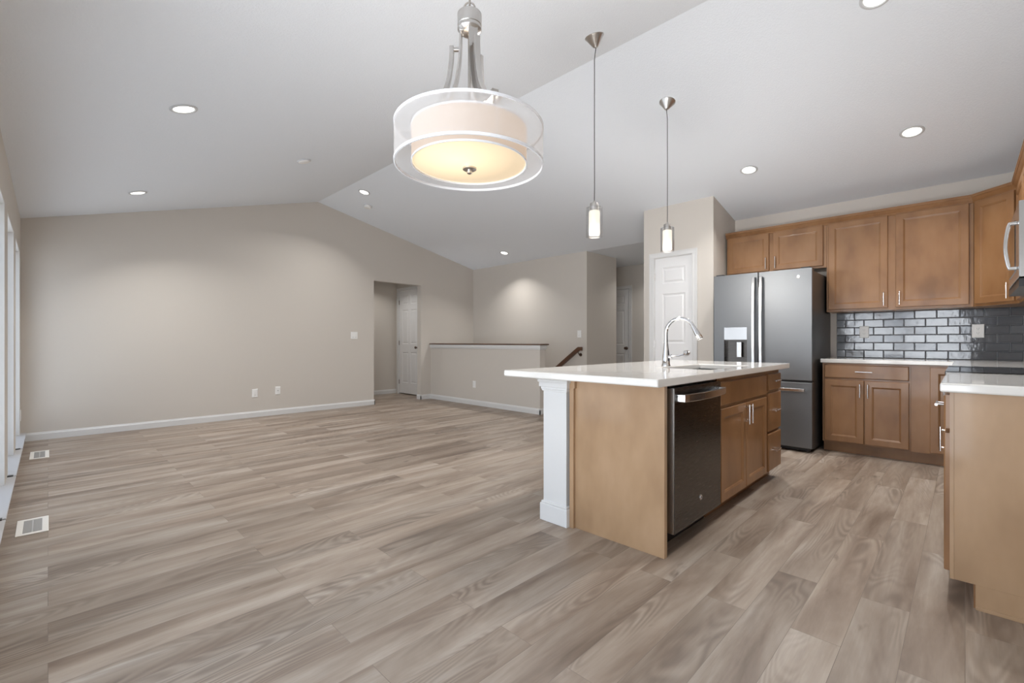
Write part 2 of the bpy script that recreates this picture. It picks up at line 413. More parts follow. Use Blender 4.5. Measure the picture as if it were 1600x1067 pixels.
# half wall
HWX0, HWX1, HWY = 5.15, 5.27, 4.505
g = MB(); g.box(HWX0, HWY, -.15, HWX1, GY, 1.005); struct(g.build('wall_half', M['wall']))
g = MB(); g.box(HWX0-.022, HWY-.022, .985, HWX1+.022, GY, 1.035); g.box(HWX0-.012, HWY-.012, .965, HWX1+.012, GY, .985)
struct(g.build('trim_21', M['trim'], bevel=.004))
g = MB(); g.box(HWX0-.035, HWY-.05, 1.036, HWX1+.035, GY-.001, 1.055); cap = g.build('half_wall_cap', M['dwood'], bevel=.006)
tag(cap, 'dark brown wooden cap board along the top of the half wall', 'cap board')

# baseboards
def baseb(name, x0, y0, x1, y1, h=.087, t=.014):
    """runs from (x0,y0) to (x1,y1), grows to the left of the direction"""
    d = Vector((x1-x0, y1-y0)).normalized(); n = Vector((-d.y, d.x)); L = math.hypot(x1-x0, y1-y0)
    b = MB(); prof = [(0, 0), (t, 0), (t, h-.02), (t*.6, h-.012), (t*.5, h-.003), (t*.3, h), (0, h)]
    vs = []; k = len(prof)
    for s_ in (0, L):
        for q, z in prof: vs.append((x0+d.x*s_+n.x*q, y0+d.y*s_+n.y*q, z+.0005))
    fs = [list(range(k)), [k+i for i in range(k)][::-1]]
    for i in range(k): fs.append((i, (i+1) % k, k+(i+1) % k, k+i))
    b.add(vs, fs); return b
def mbase(name, segs):
    m_ = MB()
    for s_ in segs:
        b = baseb(name, *s_); m_.add(b.v, b.f)
    return struct(m_.build(name, M['trim']))
mbase('baseboard_gable', [(OX0+.014, GY, LX+.035, GY), (HWX0, GY, OX1-.014, GY), (OX0, GY+T, OX0, GY-.014), (OX1, GY-.014, OX1, GY+T+.002)])
mbase('baseboard_half', [(HWX0, HWY-.014, HWX0, GY), (HWX1, HWY, HWX0-.014, HWY)])
mbase('baseboard_hall', [(HX, HY, 3.5, HY), (HX, HY, HX, 8.57), (HX, 7.60, HX, GY+T)][0:1])
mbase('baseboard_stair', [(7.117, 4.42, SX, 4.42)])
mbase('baseboard_foyer', [(FX, 2.94, FX, 4.57)])
mbase('baseboard_pantry', [(PX, dY1+.085, PX, PY1+.014), (PX, PY0, PX, dY0-.085), (PX-.014, PY1, FX, PY1)])

# ------------------------------------------------------------ doors (local: front faces -Y, x right, base at floor)
def interior_door(name, w, h, panels, loc, rot, knob_side, casing=True, hinge_side=None, knobmat='bronze', left_casing=True, gap=.008):
    t_ = .035; mb = MB()
    xs = sorted(set([0, w])); mb2 = MB()
    # stiles / rails as boxes around panel openings
    cols = sorted(set((a, b) for a, _, b, _ in panels)); rows = sorted(set((z0, z1) for _, z0, _, z1 in panels))
    px = 0
    for a, b in cols: mb.box(px, 0, 0, a, t_, h); px = b
    mb.box(px, 0, 0, w, t_, h)
    for a, b in cols:
        pz = 0
        for z0, z1 in rows: mb.box(a, 0, pz, b, t_, z0); pz = z1
        mb.box(a, 0, pz, b, t_, h)
    for a, z0, b, z1 in panels:
        mb.rings(a, z0, b, z1, [(0, 0), (.006, .006), (.016, .009), (.022, .009), (.036, .003), (.04, .002)])
    root = bpy.data.objects.new(name, None); COL.objects.link(root); root.location = loc; root.rotation_euler = (0, 0, rot); struct(root)
    leaf = mb.build('door_leaf', M['door'], root, loc=(0, .012, gap), recalc=False)
    g = MB(); cw = .062
    for x0, x1 in ((-cw-.004, -.004), (w+.004, w+cw+.004)):
        g.box(x0, -.016, 0, x1, 0, h+.012); 
        xi = x1 if x0 < 0 else x0; s_ = -1 if x0 < 0 else 1
        g.box(xi+s_*.004, -.019, 0, xi+s_*.02, -.015, h+.012); g.box(xi+s_*.05, -.021, 0, xi+s_*.062, -.015, h+.012+.05)
    g.box(-cw-.004, -.016, h+.012, w+cw+.004, 0, h+.012+cw); g.box(-cw+.01, -.019, h+.016, w+cw-.01, -.015, h+.032); g.box(-cw-.004, -.021, h+.062, w+cw+.004, -.015, h+.012+cw)
    g.box(-.004, -.002, 0, -.001, .1, h+.012); g.box(w+.001, -.002, 0, w+.004, .1, h+.012); g.box(-.004, -.002, h+.009, w+.004, .1, h+.013)
    g.build('door_casing', M['trim'], root, bevel=.0015)
    for z in (.25, h*.5, h-.22):
        q = MB(); hx = -.002 if knob_side > 0 else w+.002
        q.tube([(hx, .004, z-.045), (hx, .004, z+.045)], .007, 8); q.build('hinge', M['bronze'] if knobmat == 'bronze' else M['nickel'], root)
    kx = w-.06 if knob_side > 0 else .06; q = MB()
    k_ = [(.030, .012), (.031, .006), (.026, .002), (.012, -.001), (.010, -.022), (.018, -.030), (.027, -.040), (.028, -.050), (.022, -.058), (.0001, -.061)]
    n0 = len(q.v); q.lathe([(r, -z) for r, z in k_], n=20)
    q.v = [(kx+x, -z+.0, .95+gap+y) for x, y, z in q.v]
    q.build('door_knob', M[knobmat], root)
    return root
def six(w, h):
    s_ = .11; m_ = .09; c1 = (s_, (w-m_)/2); c2 = ((w+m_)/2, w-s_); out = []
    for a, b in (c1, c2):
        for z0, z1 in ((.22, .85), (1.02, 1.62+h-2.03), (1.74+h-2.03, 1.92+h-2.03)): out.append((a, z0, b, z1))
    return out
interior_door('door_1', dY1-dY0, dZ, [(.095, .2, dY1-dY0-.09, .82), (.095, 1.06, dY1-dY0-.09, 1.675), (.095, 1.80, dY1-dY0-.09, 2.0)], (PX, dY1, 0), -PI/2, 1, knobmat='nickel')
interior_door('door_2', .74, 2.125, six(.74, 2.13), (HX, 8.45, 0), -PI/2, 1, gap=.02)
interior_door('door_3', .80, 2.11, six(.80, 2.11), (FX, 5.48, 0), -PI/2, 1)

# ------------------------------------------------------------ cabinets (local: front faces -Y)
def bar_pull(parent, x, z, vert, L=.13, y=-.0, off=.03, mat_='bright'):
    g = MB(); r = .0055
    if vert: g.tube([(x, y-off, z-L/2), (x, y-off, z+L/2)], r, 10); ps = [(x, z-L*.36), (x, z+L*.36)]
    else: g.tube([(x-L/2, y-off, z), (x+L/2, y-off, z)], r, 10); ps = [(x-L*.36, z), (x+L*.36, z)]
    for a, b in ps: g.tube([(a, y, b), (a, y-off, b)], .004, 8)
    return g.build('handle', M[mat_], parent)
FT = .02
def front(kind, parent, x0, z0, x1, z1, pull=None, name=None, y=0, mt='cab'):
    g = MB()
    if kind == 'slab':
        g.rings(x0, z0, x1, z1, [(0, y), (0, y-FT+.006), (.002, y-FT+.003), (.006, y-FT), (.009, y-FT)])
        g.rings(x0, z0, x1, z1, [(0, y)])
    else:
        g.rings(x0, z0, x1, z1, [(0, y), (0, y-FT+.004), (.002, y-FT+.001), (.004, y-FT), (.054, y-FT), (.057, y-FT+.003), (.062, y-FT+.004), (.066, y-FT+.009), (.069, y-FT+.0095)])
        g.rings(x0, z0, x1, z1, [(0, y)])
    o = g.build(name or ('drawer' if kind == 'slab' else 'door'), M[mt], parent, recalc=False)
    if pull:
        for (px, pz, v) in ([pull] if not isinstance(pull, list) else pull): bar_pull(o, px, pz, v, y=y-FT)
    return o

# back-run base cabinet beside the fridge, front X = 5.45
BFX = 5.45; CH = .918; CT = .038; BT = CH-CT
W1 = 1.015-.345
t1 = thing('base_cabinet', 'brown maple base cabinet with one wide drawer above two doors, right of the refrigerator', 'cabinet', (BFX, 1.015, 0), -PI/2)
g = MB(); g.box(0, 0, .10, W1, .60, BT-.001); g.build('body', M['cab'], t1, bevel=.001)
g = MB(); g.box(0, .065, 0, W1, .08, .10); g.build('toe_kick', M['cab'], t1)
front('slab', t1, .018, .735, W1-.014, .862, (W1/2, .80, False))
front('door', t1, .018, .115, W1/2-.003, .715, (W1/2-.03, .62, True))
front('door', t1, W1/2+.003, .115, W1-.014, .715, (W1/2+.03, .62, True))
W2 = .345-.075
t2 = thing('base_cabinet', 'narrow brown corner base cabinet with a single door, next to the range counter', 'cabinet', (BFX, .345, 0), -PI/2)
g = MB(); g.box(0, 0, .10, W2+.70, .60, BT-.001); g.build('body', M['cab'], t2, bevel=.001)
g = MB(); g.box(0, .065, 0, W2+.08, .08, .10); g.build('toe_kick', M['cab'], t2)
front('door', t2, .125, .115, .125+.30, .862)
# range-run end cabinet, faces +Y, front Y=.045
EX0, EX1 = 2.655, 3.50; EFY = .045
W3 = EX1-EX0-.02
t3 = thing('base_cabinet', 'maple end cabinet, end panel toned as lit, left of the range under the nearest white counter', 'cabinet', (EX1-.01, EFY, 0), PI)
g = MB(); g.box(0, 0, .10, W3, .66, BT-.001); g.build('body', M['cab'], t3, bevel=.001)
g = MB(); g.box(0, .07, 0, W3, .66, .10); g.build('toe_kick', M['cab'], t3)
g = MB(); g.box(W3, .012, .10, W3+.012, .66, BT-.001); g.box(W3, .075, 0, W3+.012, .66, .10)
g.box(W3+.012, .075, 0, W3+.018, .66, .014); ep = g.build('end_panel', M['panel'], t3, bevel=.001); ep['label'] = 'maple end panel notched at the toe kick, stain toned as lit'
g = MB(); g.box(W3-.03, -.001, .10, W3+.013, .012, BT-.001); g.build('face_frame', M['panel'], t3)
front('slab', t3, .03, .72, W3-.035, .862, ((W3)/2+.14, .80, False))
front('door', t3, .03, .115, W3-.035, .70, (.10, .565, True))

# island : cabinets face -Y, body front at Y=1.078, doors to 1.058
IFY = 1.078; ITH = .914; IBT = .876
ip = MB(); ip.box(2.168, 1.070, 0, 2.198, 1.64, IBT-.001); ip.box(2.150, 1.622, 0, 2.168, 1.652, IBT-.06); ip.box(2.146, 1.612, IBT-.06, 2.168, 1.652, IBT-.001)
tag(ip.build('island_end_panel', M['panel'], bevel=.0015), 'broad plain maple panel closing the near end of the island', 'panel')
X0, X1, X2, X3 = 2.235, 2.865, 3.825, 4.175
t4 = thing('sink_cabinet', 'brown island sink cabinet with a blank top front and two doors beside the dishwasher', 'cabinet', (X1+.005, IFY, 0), 0)
w = X2-X1-.008
g = MB(); g.box(0, 0, .10, w, .018, BT-.045); g.box(0, .018, .10, .018, .57, IBT-.001); g.box(w-.018, .018, .10, w, .57, IBT-.001); g.box(.018, .55, .10, w-.018, .57, IBT-.001); g.box(.018, .018, .10, w-.018, .55, .118)
g.box(0, 0, BT-.045, w, .018, IBT-.001); g.build('body', M['cab'], t4)
g = MB(); g.box(0, .07, 0, w, .085, .10); g.build('toe_kick', M['cab'], t4)
front('slab', t4, .02, .695, w-.03, .84, name='front_panel')
front('door', t4, .02, .10, w/2-.008, .675, (w/2-.035, .60, True))
front('door', t4, w/2-.002, .10, w-.03, .675, (w/2+.03, .60, True))
t5 = thing('drawer_cabinet', 'brown three drawer island cabinet at the end nearest the refrigerator', 'cabinet', (X2-.001, IFY, 0), 0)
w = X3-X2
g = MB(); g.box(0, 0, .10, w, .57, IBT-.001); g.build('body', M['cab'], t5, bevel=.001)
g = MB(); g.box(0, .07, 0, w, .085, .10); g.build('toe_kick', M['cab'], t5)
for a, b in ((.715, .84), (.405, .695), (.10, .385)):
    front('slab', t5, .02, a, w-.012, b, (w/2-.02, (a+b)/2+.01, False))
bk = MB(); bk.box(2.2, 1.652, 0, 4.175, 1.668, IBT-.001); tag(bk.build('island_back_panel', M['panel']), 'maple panel across the seating side of the island', 'panel')
# column
tc_ = thing('island_column', 'square white column with crown and base holding the counter overhang', 'column', (2.245, 1.755, 0))
g = MB(); g.box(-.105, -.088, .0, .105, .088, IBT-.001); g.build('shaft', M['trim'], tc_, bevel=.002)
g = MB(); g.box(-.122, -.104, 0, .122, .104, .105); g.box(-.116, -.098, .105, .116, .098, .118); g.build('base', M['trim'], tc_, bevel=.004)
g = MB()
for z0, z1, o_ in ((.79, .80, .008), (.80, .815, .012), (.815, .845, .02), (.845, .86, .028), (.86, IBT-.001, .034)):
    g.box(-.105-o_, -.088-o_, z0, .105+o_, .088+o_, z1)
g.build('crown', M['trim'], tc_, bevel=.003)

# countertops
def slab_with_hole(x0, y0, x1, y1, z0, z1, hole=None):
    g = MB()
    if not hole: return g.box(x0, y0, z0, x1, y1, z1)
    a, b, c_, d = hole
    O = [(x0, y0), (x1, y0), (x1, y1), (x0, y1)]; I = [(a, b), (c_, b), (c_, d), (a, d)]
    vs = [(p[0], p[1], z) for z in (z0, z1) for p in O+I]; fs = []
    for i in range(4):
        j = (i+1) % 4
        fs += [(i, j, 4+j, 4+i), (8+i, 8+j, 12+j, 12+i), (i, j, 8+j, 8+i), (4+i, 4+j, 12+j, 12+i)]
    return g.add(vs, fs)
SK = (2.90, 1.125, 3.60, 1.485)
g = slab_with_hole(1.975, 1.008, 4.215, 2.025, IBT, ITH, SK)
tag(g.build('island_countertop', M['quartz'], bevel=.009, seg=4), 'white quartz countertop of the island, with the sink cut out', 'countertop')
L = MB(); L.prism([(BFX-.028, 1.03), (BFX-.028, .072), (4.325, .072), (4.325, BY), (KX, BY), (KX, 1.03)], BT, CH, 'z')
tag(L.build('countertop', M['quartz'], bevel=.006, seg=3), 'white quartz countertop running into the corner along the grey tile', 'countertop')
g = MB(); g.box(2.605, BY, BT, 3.515, .075, CH)
tag(g.build('countertop', M['quartz'], bevel=.008, seg=3), 'white quartz countertop over the nearest end cabinet, left of the range', 'countertop')
# sink
s_ = thing('sink', 'undermount stainless steel sink set in the island countertop', 'sink', ((SK[0]+SK[2])/2, (SK[1]+SK[3])/2, IBT-.2))
a = (SK[2]-SK[0])/2+.006; b = (SK[3]-SK[1])/2+.006; g = MB(); tk = .012
g.box(-a-tk, -b-tk, 0, a+tk, b+tk, .01); g.box(-a-tk, -b-tk, .01, -a, b+tk, .199); g.box(a, -b-tk, .01, a+tk, b+tk, .199); g.box(-a, -b-tk, .01, a, -b, .199); g.box(-a, b, .01, a, b+tk, .199)
g.build('basin', M['slate'], s_)
g = MB(); g.lathe([(.045, .0102), (.045, .014), (.03, .013), (.0001, .012)], n=24); g.build('drain', M['chrome'], s_)
# faucet
fx, fy = 3.155, 1.545
fc = thing('faucet', 'tall chrome gooseneck kitchen faucet beside the island sink', 'faucet', (fx, fy, ITH))
g = MB(); g.lathe([(.031, 0), (.031, .006), (.027, .012), (.026, .05), (.024, .08), (.019, .12), (.0145, .16), (.0135, .17)], n=28); g.build('body', M['chrome'], fc)
g = MB(); pts = [(0, 0, .165), (0, 0, .20), (0, 0, .235)]
R_ = .105; 
for i in range(1, 19):
    a_ = PI - i*PI*.86/18; pts.append((0, -R_ - R_*math.cos(a_), .235+R_*math.sin(a_)))
g.tube(pts, .0125, 14); g.build('spout', M['chrome'], fc)
p0 = Vector(pts[-1]); d_ = (Vector(pts[-1])-Vector(pts[-2])).normalized()
g = MB(); g.tube([p0-d_*.005, p0+d_*.02, p0+d_*.06, p0+d_*.095, p0+d_*.10], [.0135, .0155, .019, .021, .018], 16); g.build('spray_head', M['chrome'], fc)
g = MB(); g.tube([(.0, -.02, .065), (.0, -.042, .068)], .013, 14); g.tube([(0, -.04, .068), (0, -.06, .072), (0, -.10, .076), (0, -.135, .088)], [.009, .0055, .005, .006], 10); g.build('lever', M['chrome'], fc)

# dishwasher  front Y=1.046
dw = thing('dishwasher', 'dark slate built-in dishwasher with a bowed bar handle in the island', 'dishwasher', (X0, 1.05, 0), 0)
w = .622
g = MB(); g.box(.005, .045, .10, w-.005, .56, .84); g.build('body', M['black'], dw)
g = MB(); g.box(.0, 0, .105, w, .044, .852); dwd = g.build('door', M['dwsteel'], dw, bevel=.004)
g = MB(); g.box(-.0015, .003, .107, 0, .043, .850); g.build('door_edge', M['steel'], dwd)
g = MB(); g.box(0, .03, .855, w, .05, .868); g.build('control_strip', M['black'], dw)
g = MB(); g.box(.01, .10, 0, w-.01, .11, .10); g.build('kick_plate', M['black'], dw)
g = MB(); path = [(.035, 0, .80)] + [(.035+(w-.07)*i/14, -.038-.020*math.sin(PI*i/14), .80) for i in range(15)] + [(w-.035, 0, .80)]
g.strap(path, .040, .012, (0, 0, 1)); g.build('handle', M['steel'], dw, bevel=.003)
def badge(parent, x, y, z, r=.017):
    g = MB(); g.lathe([(r, 0), (r, .002), (r*.92, .003), (r*.85, .002), (.0001, .002)], n=28); g.v = [(x+a, y-c_, z+b) for a, b, c_ in g.v]
    o = g.build('round_badge', M['steel'], parent)
    q = MB()
    for ph in (0, PI):          # two looping script strokes inside the ring
        pts = [(x+r*.12*math.cos(ph)+r*(.28+.12*math.sin(2*u))*math.cos(u+ph), y-.0028, z+r*.5*math.sin(u+ph)) for u in [k*2*PI/16 for k in range(17)]]
        q.tube(pts, r*.045, 6)
    q.build('emblem', M['bright'], o)
badge(dw, 2.56-X0, 0, .222)
g = MB(); g.box(.30, -.0005, .826, .335, .0, .830); g.build('maker_mark', M['steel'], dw)

# refrigerator, front faces -X ; local x = world -Y
FRX = 5.20; FY1 = 1.985; FY0 = 1.052; FW = FY1-FY0
fr = thing('refrigerator', 'slate grey french door refrigerator with water dispenser and bottom freezer', 'refrigerator', (FRX, FY1, 0), -PI/2)
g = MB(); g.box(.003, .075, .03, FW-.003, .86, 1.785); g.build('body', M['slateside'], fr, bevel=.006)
split = FY1-1.535
dx0, dx1, dz0, dz1 = FY1-1.877, FY1-1.643, .84, 1.245
dd = MB()      # left door with a cut out for the dispenser
zt = 1.81; zb = .705
dd.box(.0, 0, zb, dx0, .068, zt); dd.box(dx1, 0, zb, split-.003, .068, zt); dd.box(dx0, 0, dz1, dx1, .068, zt); dd.box(dx0, 0, zb, dx1, .068, dz0); dd.box(dx0, .058, dz0, dx1, .068, dz1)
ld = dd.build('door', M['slate'], fr)
g = MB(); g.box(split+.003, 0, zb, FW, .068, zt); rd = g.build('door', M['slate'], fr, bevel=.005)
g = MB(); g.box(0, 0, .045, FW, .068, zb-.018); fz = g.build('freezer_drawer', M['slate'], fr, bevel=.005)
g = MB(); g.box(.004, .02, zb-.02, FW-.004, .07, zb+.004); g.build('gasket', M['black'], fr)
g = MB(); g.box(dx0, .0, 1.108, dx1, .05, dz1-.001); ds = g.build('dispenser_panel', M['steel'], fr, bevel=.002)
g = MB(); g.box(dx0+.001, .056, dz0, dx1-.001, .0575, 1.108); g.box(dx0+.0005, .002, dz0, dx0+.003, .056, 1.108); g.box(dx1-.003, .002, dz0, dx1-.0005, .056, 1.108); g.box(dx0, .004, dz0, dx1, .056, dz0+.01)
g.box(dx0+.002, .012, 1.098, dx1-.002, .05, 1.108); g.build('dispenser_recess', M['dwsteel'], fr)
g = MB(); g.box(dx0+.125, .014, .92, dx0+.175, .022, 1.085); g.build('dispenser_paddle', M['bright'], fr, bevel=.006)
def fhandle(parent, x, z0, z1):
    g = MB(); pth = [(x, 0, z0)] + [(x, -.045-.016*math.sin(PI*i/16), z0+(z1-z0)*i/16) for i in range(17)] + [(x, 0, z1)]
    g.strap(pth, .030, .014, (1, 0, 0)); g.build('handle', M['bright'], parent, bevel=.004)
fhandle(ld, split-.033, .80, 1.755); fhandle(rd, split+.037, .80, 1.755)
g = MB(); z_ = .615; pth = [(.06, 0, z_)] + [(.06+(FW-.12)*i/16, -.045-.014*math.sin(PI*i/16), z_) for i in range(17)] + [(FW-.06, 0, z_)]
g.strap(pth, .030, .014, (0, 0, 1)); g.build('handle', M['bright'], fz, bevel=.004)
g = MB(); g.box(FW-.10, .01, 1.785, FW-.02, .12, 1.822); g.build('hinge_cover', M['black'], fr, bevel=.004)
g = MB(); g.box(.02, .01, 1.785, .10, .12, 1.822); g.build('hinge_cover', M['black'], fr, bevel=.004)
for x_ in (.06, FW-.06):
    g = MB(); g.lathe([(.018, 0), (.018, .03)], x_, .10, 0, 14); g.build('foot', M['steel'], fr)
g = MB(); g.box(.03, .05, .012, FW-.03, .09, .05); g.build('base_grille', M['black'], fr)
badge(rd, FW-.118, 0, 1.728, .016)

# uppers
UFX = 5.75
def upper(label, y1, y0, z0, z1, doors, depth=None):
    w = y1-y0; t_ = thing('wall_cabinet', label, 'cabinet', (UFX, y1, z0), -PI/2); d = depth or KX-UFX-.001; h = z1-z0
    g = MB(); g.box(0, 0, 0, w, d, h); g.build('body', M['cab'], t_, bevel=.001)
    for a, b, hx in doors: front('door', t_, a, .022, b, h-.045, (hx, .022+.085, True))
    return t_
YA, YB, YC = 2.045, 1.035, -.055
UZ0, UZ1 = 1.398, 2.36
wA = YA-YB
upper('short brown two door wall cabinet above the refrigerator', YA-.006, YB+.001, 1.868, UZ1, [(.02, .46, .46-.028), (.50, wA-.035, .50+.028)], depth=KX-UFX-.001)
wB = YB-YC
upper('tall brown wall cabinet with two wide doors above the tile', YB, YC+.001, UZ0, UZ1, [(.018, .50, .50-.028), (.56, wB-.03, .56+.03)])
# diagonal corner wall cabinet
CX, CY = 5.495, -.31
dg = thing('corner_cabinet', 'angled brown corner wall cabinet with one door beside the microwave', 'cabinet', (UFX, YC, UZ0), -PI*.75)
dl = math.hypot(UFX-CX, YC-CY)
g = MB(); g.prism([(UFX, YC-.001), (CX, CY), (CX, BY), (KX, BY), (KX, YC-.001)], 0, UZ1-UZ0, 'z')
inv = Matrix.Rotation(PI*.75, 4, 'Z')
g.v = [tuple(inv @ Vector((x-UFX, y-YC, z))) for x, y, z in g.v]
g.build('body', M['cab'], dg, bevel=.001)
front('door', dg, .02, .022, dl-.02, UZ1-UZ0-.045, (dl-.05, .11, True), y=-.002)
# cabinets on the range wall, face +Y
UYF = BY+.33
def upper2(label, x1, x0, z0, doors):
    t_ = thing('wall_cabinet', label, 'cabinet', (x1, UYF, z0), PI); w = x1-x0; h = UZ1-z0
    g = MB(); g.box(0, 0, 0, w, .329, h); g.build('body', M['cab'], t_, bevel=.001)
    for a, b, hx in doors: front('door', t_, a, .022, b, h-.045, (hx, .107, True))
upper2('brown wall cabinet between the corner cabinet and the microwave', CX-.001, 4.30, UZ0, [(.018, .58, .55), (.61, 1.17, .64)])
upper2('short brown wall cabinet directly above the microwave', 4.295, 3.53, 1.83, [(.018, .37, .34), (.39, .745, .42)])
# crown moulding along the uppers
prof = [(0, -.05), (.006, -.05), (.012, -.042), (.012, -.034), (.024, -.02), (.034, -.004), (.040, 0), (.040, .012), (.044, .014), (.044, .022), (0, .022)]
# path along the cabinet faces; offsets go to the room side
path = [(UFX, YA), (UFX, YC), (CX, CY), (3.53, CY)]
g = MB(); k = len(prof); vs = []
for i, p in enumerate(path):
    def nr(a, b):
        d = Vector((b[0]-a[0], b[1]-a[1])).normalized(); return Vector((d.y, -d.x))
    ns = []
    if i > 0: ns.append(nr(path[i-1], p))
    if i < len(path)-1: ns.append(nr(p, path[i+1]))
    n_ = sum(ns, Vector((0, 0))); n_.normalize(); sc_ = 1/max(.3, n_.dot(ns[0]))
    for q, z in prof: vs.append((p[0]+n_.x*q*sc_, p[1]+n_.y*q*sc_, UZ1+z))
fs = [list(range(k)), [(len(path)-1)*k+i for i in range(k)]]
for j in range(len(path)-1):
    for i in range(k): fs.append((j*k+i, j*k+(i+1) % k, (j+1)*k+(i+1) % k, (j+1)*k+i))
g.add(vs, fs); tag(g.build('crown_moulding', M['cab']), 'stepped brown crown moulding along the top of the wall cabinets', 'moulding')

# backsplash
TZ0, TZ1 = CH+.0005, UZ0-.0005
bs = MB(); ye = 1.0
bs.box(KX-.006, BY, TZ0, KX-.0005, ye, TZ1)
bs.cur = 1
rows = 6; rh = (TZ1-TZ0)/rows; tw = .1615; gap = .0025
for r in range(rows):
    z0 = TZ1-(r+1)*rh+gap/2; z1 = z0+rh-gap; y = .035+.008*0 + (0 if r % 2 == 0 else tw/2) - 12*tw
    while y < ye:
        a, b = max(y+gap/2, BY), min(y+tw-gap/2, ye)
        if b-a > .01:
            bx = KX-.0115+random.uniform(-.0006, .0006); e_ = .005
            dyy = random.uniform(-.0012, .0012)*.6; dzz = random.uniform(-.0012, .0012)*.5
            vs = [(KX-.006, a, z0), (KX-.006, b, z0), (KX-.006, b, z1), (KX-.006, a, z1),
                  (bx+dyy+dzz, a+e_, z0+e_), (bx-dyy+dzz, b-e_, z0+e_), (bx-dyy-dzz, b-e_, z1-e_), (bx+dyy-dzz, a+e_, z1-e_)]
            bs.add(vs, [(4,7,6,5), (0,4,5,1), (1,5,6,2), (2,6,7,3), (3,7,4,0)])
        y += tw
# range wall side
bs.cur = 0; bs.box(2.6, BY+.0005, TZ0, KX-.012, BY+.006, TZ1); bs.cur = 1
for r in range(rows):
    z0 = TZ1-(r+1)*rh+gap/2; z1 = z0+rh-gap; x = 2.6 - (tw/2 if r % 2 else 0)
    while x < KX-.02:
        a, b = max(x+gap/2, 2.6), min(x+tw-gap/2, KX-.014)
        if b-a > .01: bs.add([(a, BY+.006, z0), (b, BY+.006, z0), (b, BY+.006, z1), (a, BY+.006, z1), (a+.005, BY+.0115, z0+.005), (b-.005, BY+.0115, z0+.005), (b-.005, BY+.0115, z1-.005), (a+.005, BY+.0115, z1-.005)], [(4,5,6,7), (0,1,5,4), (1,2,6,5), (2,3,7,6), (3,0,4,7)])
        x += tw
tag(bs.build('backsplash', [M['grout'], M['tile']]), 'glossy dark grey subway tile backsplash between counter and wall cabinets', 'tile')

# range
rg = thing('range', 'stainless range with a black glass cooktop set between the white counters', 'stove', (4.32-.0, .045, 0), PI)
w = .80
g = MB(); g.box(.005, .02, .08, w-.005, .66, .895); g.build('body', M['steel'], rg)
g = MB(); g.box(.0, -.035, .896, w, .66, .925); g.build('cooktop', M['glassblk'], rg, bevel=.003)
g = MB(); g.box(.006, -.02, .80, w-.006, .02, .893); g.build('control_panel', M['steel'], rg, bevel=.003)
for i in range(5):
    q = MB(); q.lathe([(.018, 0), (.017, .024), (.0001, .026)], n=16); q.v = [(.1+i*.15+a_, -.02-c_, .85+b_) for a_, b_, c_ in q.v]; q.build('knob', M['bright'], rg)
g = MB(); g.box(.008, -.01, .22, w-.008, .02, .79); dr = g.build('oven_door', M['glassblk'], rg, bevel=.004)
g = MB(); pth = [(.06, 0, .765)] + [(.06+(w-.12)*i/12, -.035-.012*math.sin(PI*i/12), .765) for i in range(13)] + [(w-.06, 0, .765)]
g.strap(pth, .028, .012, (0, 0, 1)); g.build('handle', M['bright'], dr, bevel=.003)
g = MB(); g.box(.008, -.008, .085, w-.008, .02, .21); g.build('drawer', M['steel'], rg, bevel=.003)
# microwave
MWF = -.198; MX0, MX1 = 3.53, 4.29
mw = thing('microwave', 'stainless over-the-range microwave with a curved handle at the right picture edge', 'microwave', (MX1, MWF, 1.405), PI)
w = MX1-MX0; h_ = .415
g = MB(); g.box(0, .03, .012, w, -BY+MWF-.013, h_); g.build('body', M['steel'], mw, bevel=.003)
g = MB(); g.box(0, 0, .02, w, .029, h_); d1 = g.build('door', M['steel'], mw, bevel=.004)
g = MB(); g.box(.05, -.003, .07, w-.24, 0, h_-.06); g.build('window', M['glassblk'], d1)
g = MB(); g.box(.01, -.0, 0, w-.01, .45, .012); g.box(0, .0, -.03, w, .06, .012); g.build('vent_grille', M['black'], mw)
g = MB(); hx = w-.10; pth = [(hx, 0, .075)] + [(hx, -.030-.014*math.sin(PI*i/14), .075+.24*i/14) for i in range(15)] + [(hx, 0, .315)]
g.strap(pth, .034, .016, (1, 0, 0)); g.build('handle', M['bright'], d1, bevel=.004)

# ------------------------------------------------------------ plates, switches, outlets (local: front -Y, centre origin)
def plate(name, label, cat, loc, rot, kind, w=.075, h=.118, group=None):
    t_ = thing(name, label, cat, loc, rot, group)
    g = MB(); g.rings(-w/2, -h/2, w/2, h/2, [(0, 0), (0, -.003), (.004, -.006), (.006, -.006)]); g.build('cover_plate', M['plate'], t_, recalc=False)
    n_ = 2 if w > .1 and kind == 'switch' else 1
    for i in range(n_):
        cx = 0 if n_ == 1 else (-.023+.046*i)
        if kind == 'switch': g = MB(); g.rings(cx-.016, -.034, cx+.016, .034, [(0, -.0055), (0, -.008), (.002, -.009)]); g.build('rocker', M['plate'], t_, recalc=False); g = MB(); g.box(cx-.012, -.0093, -.027, cx+.012, -.0085, -.0245); g.build('rocker_mark', M['slot'], t_)
    if kind == 'outlet':
        for z in (.02, -.02):
            g = MB(); g.lathe([(.0165, 0), (.0165, .0022), (.0001, .0022)], n=20); g.v = [(a_, -.006-c_, z+b_) for a_, b_, c_ in g.v]
            rc = g.build('receptacle', M['plate'], t_)
            g = MB(); g.box(-.0075, -.0088, z-.001, -.0055, -.0080, z+.008); g.box(.0055, -.0088, z-.001, .0075, -.0080, z+.008); g.box(-.002, -.0088, z-.010, .002, -.0080, z-.006); g.build('slot', M['slot'], rc)
    if kind == 'coax':
        g = MB(); g.lathe([(.005, 0), (.005, .008), (.0001, .008)], n=12); g.v = [(a_, -.006-c_, b_) for a_, b_, c_ in g.v]; g.build('jack', M['slot'], t_)
    return t_
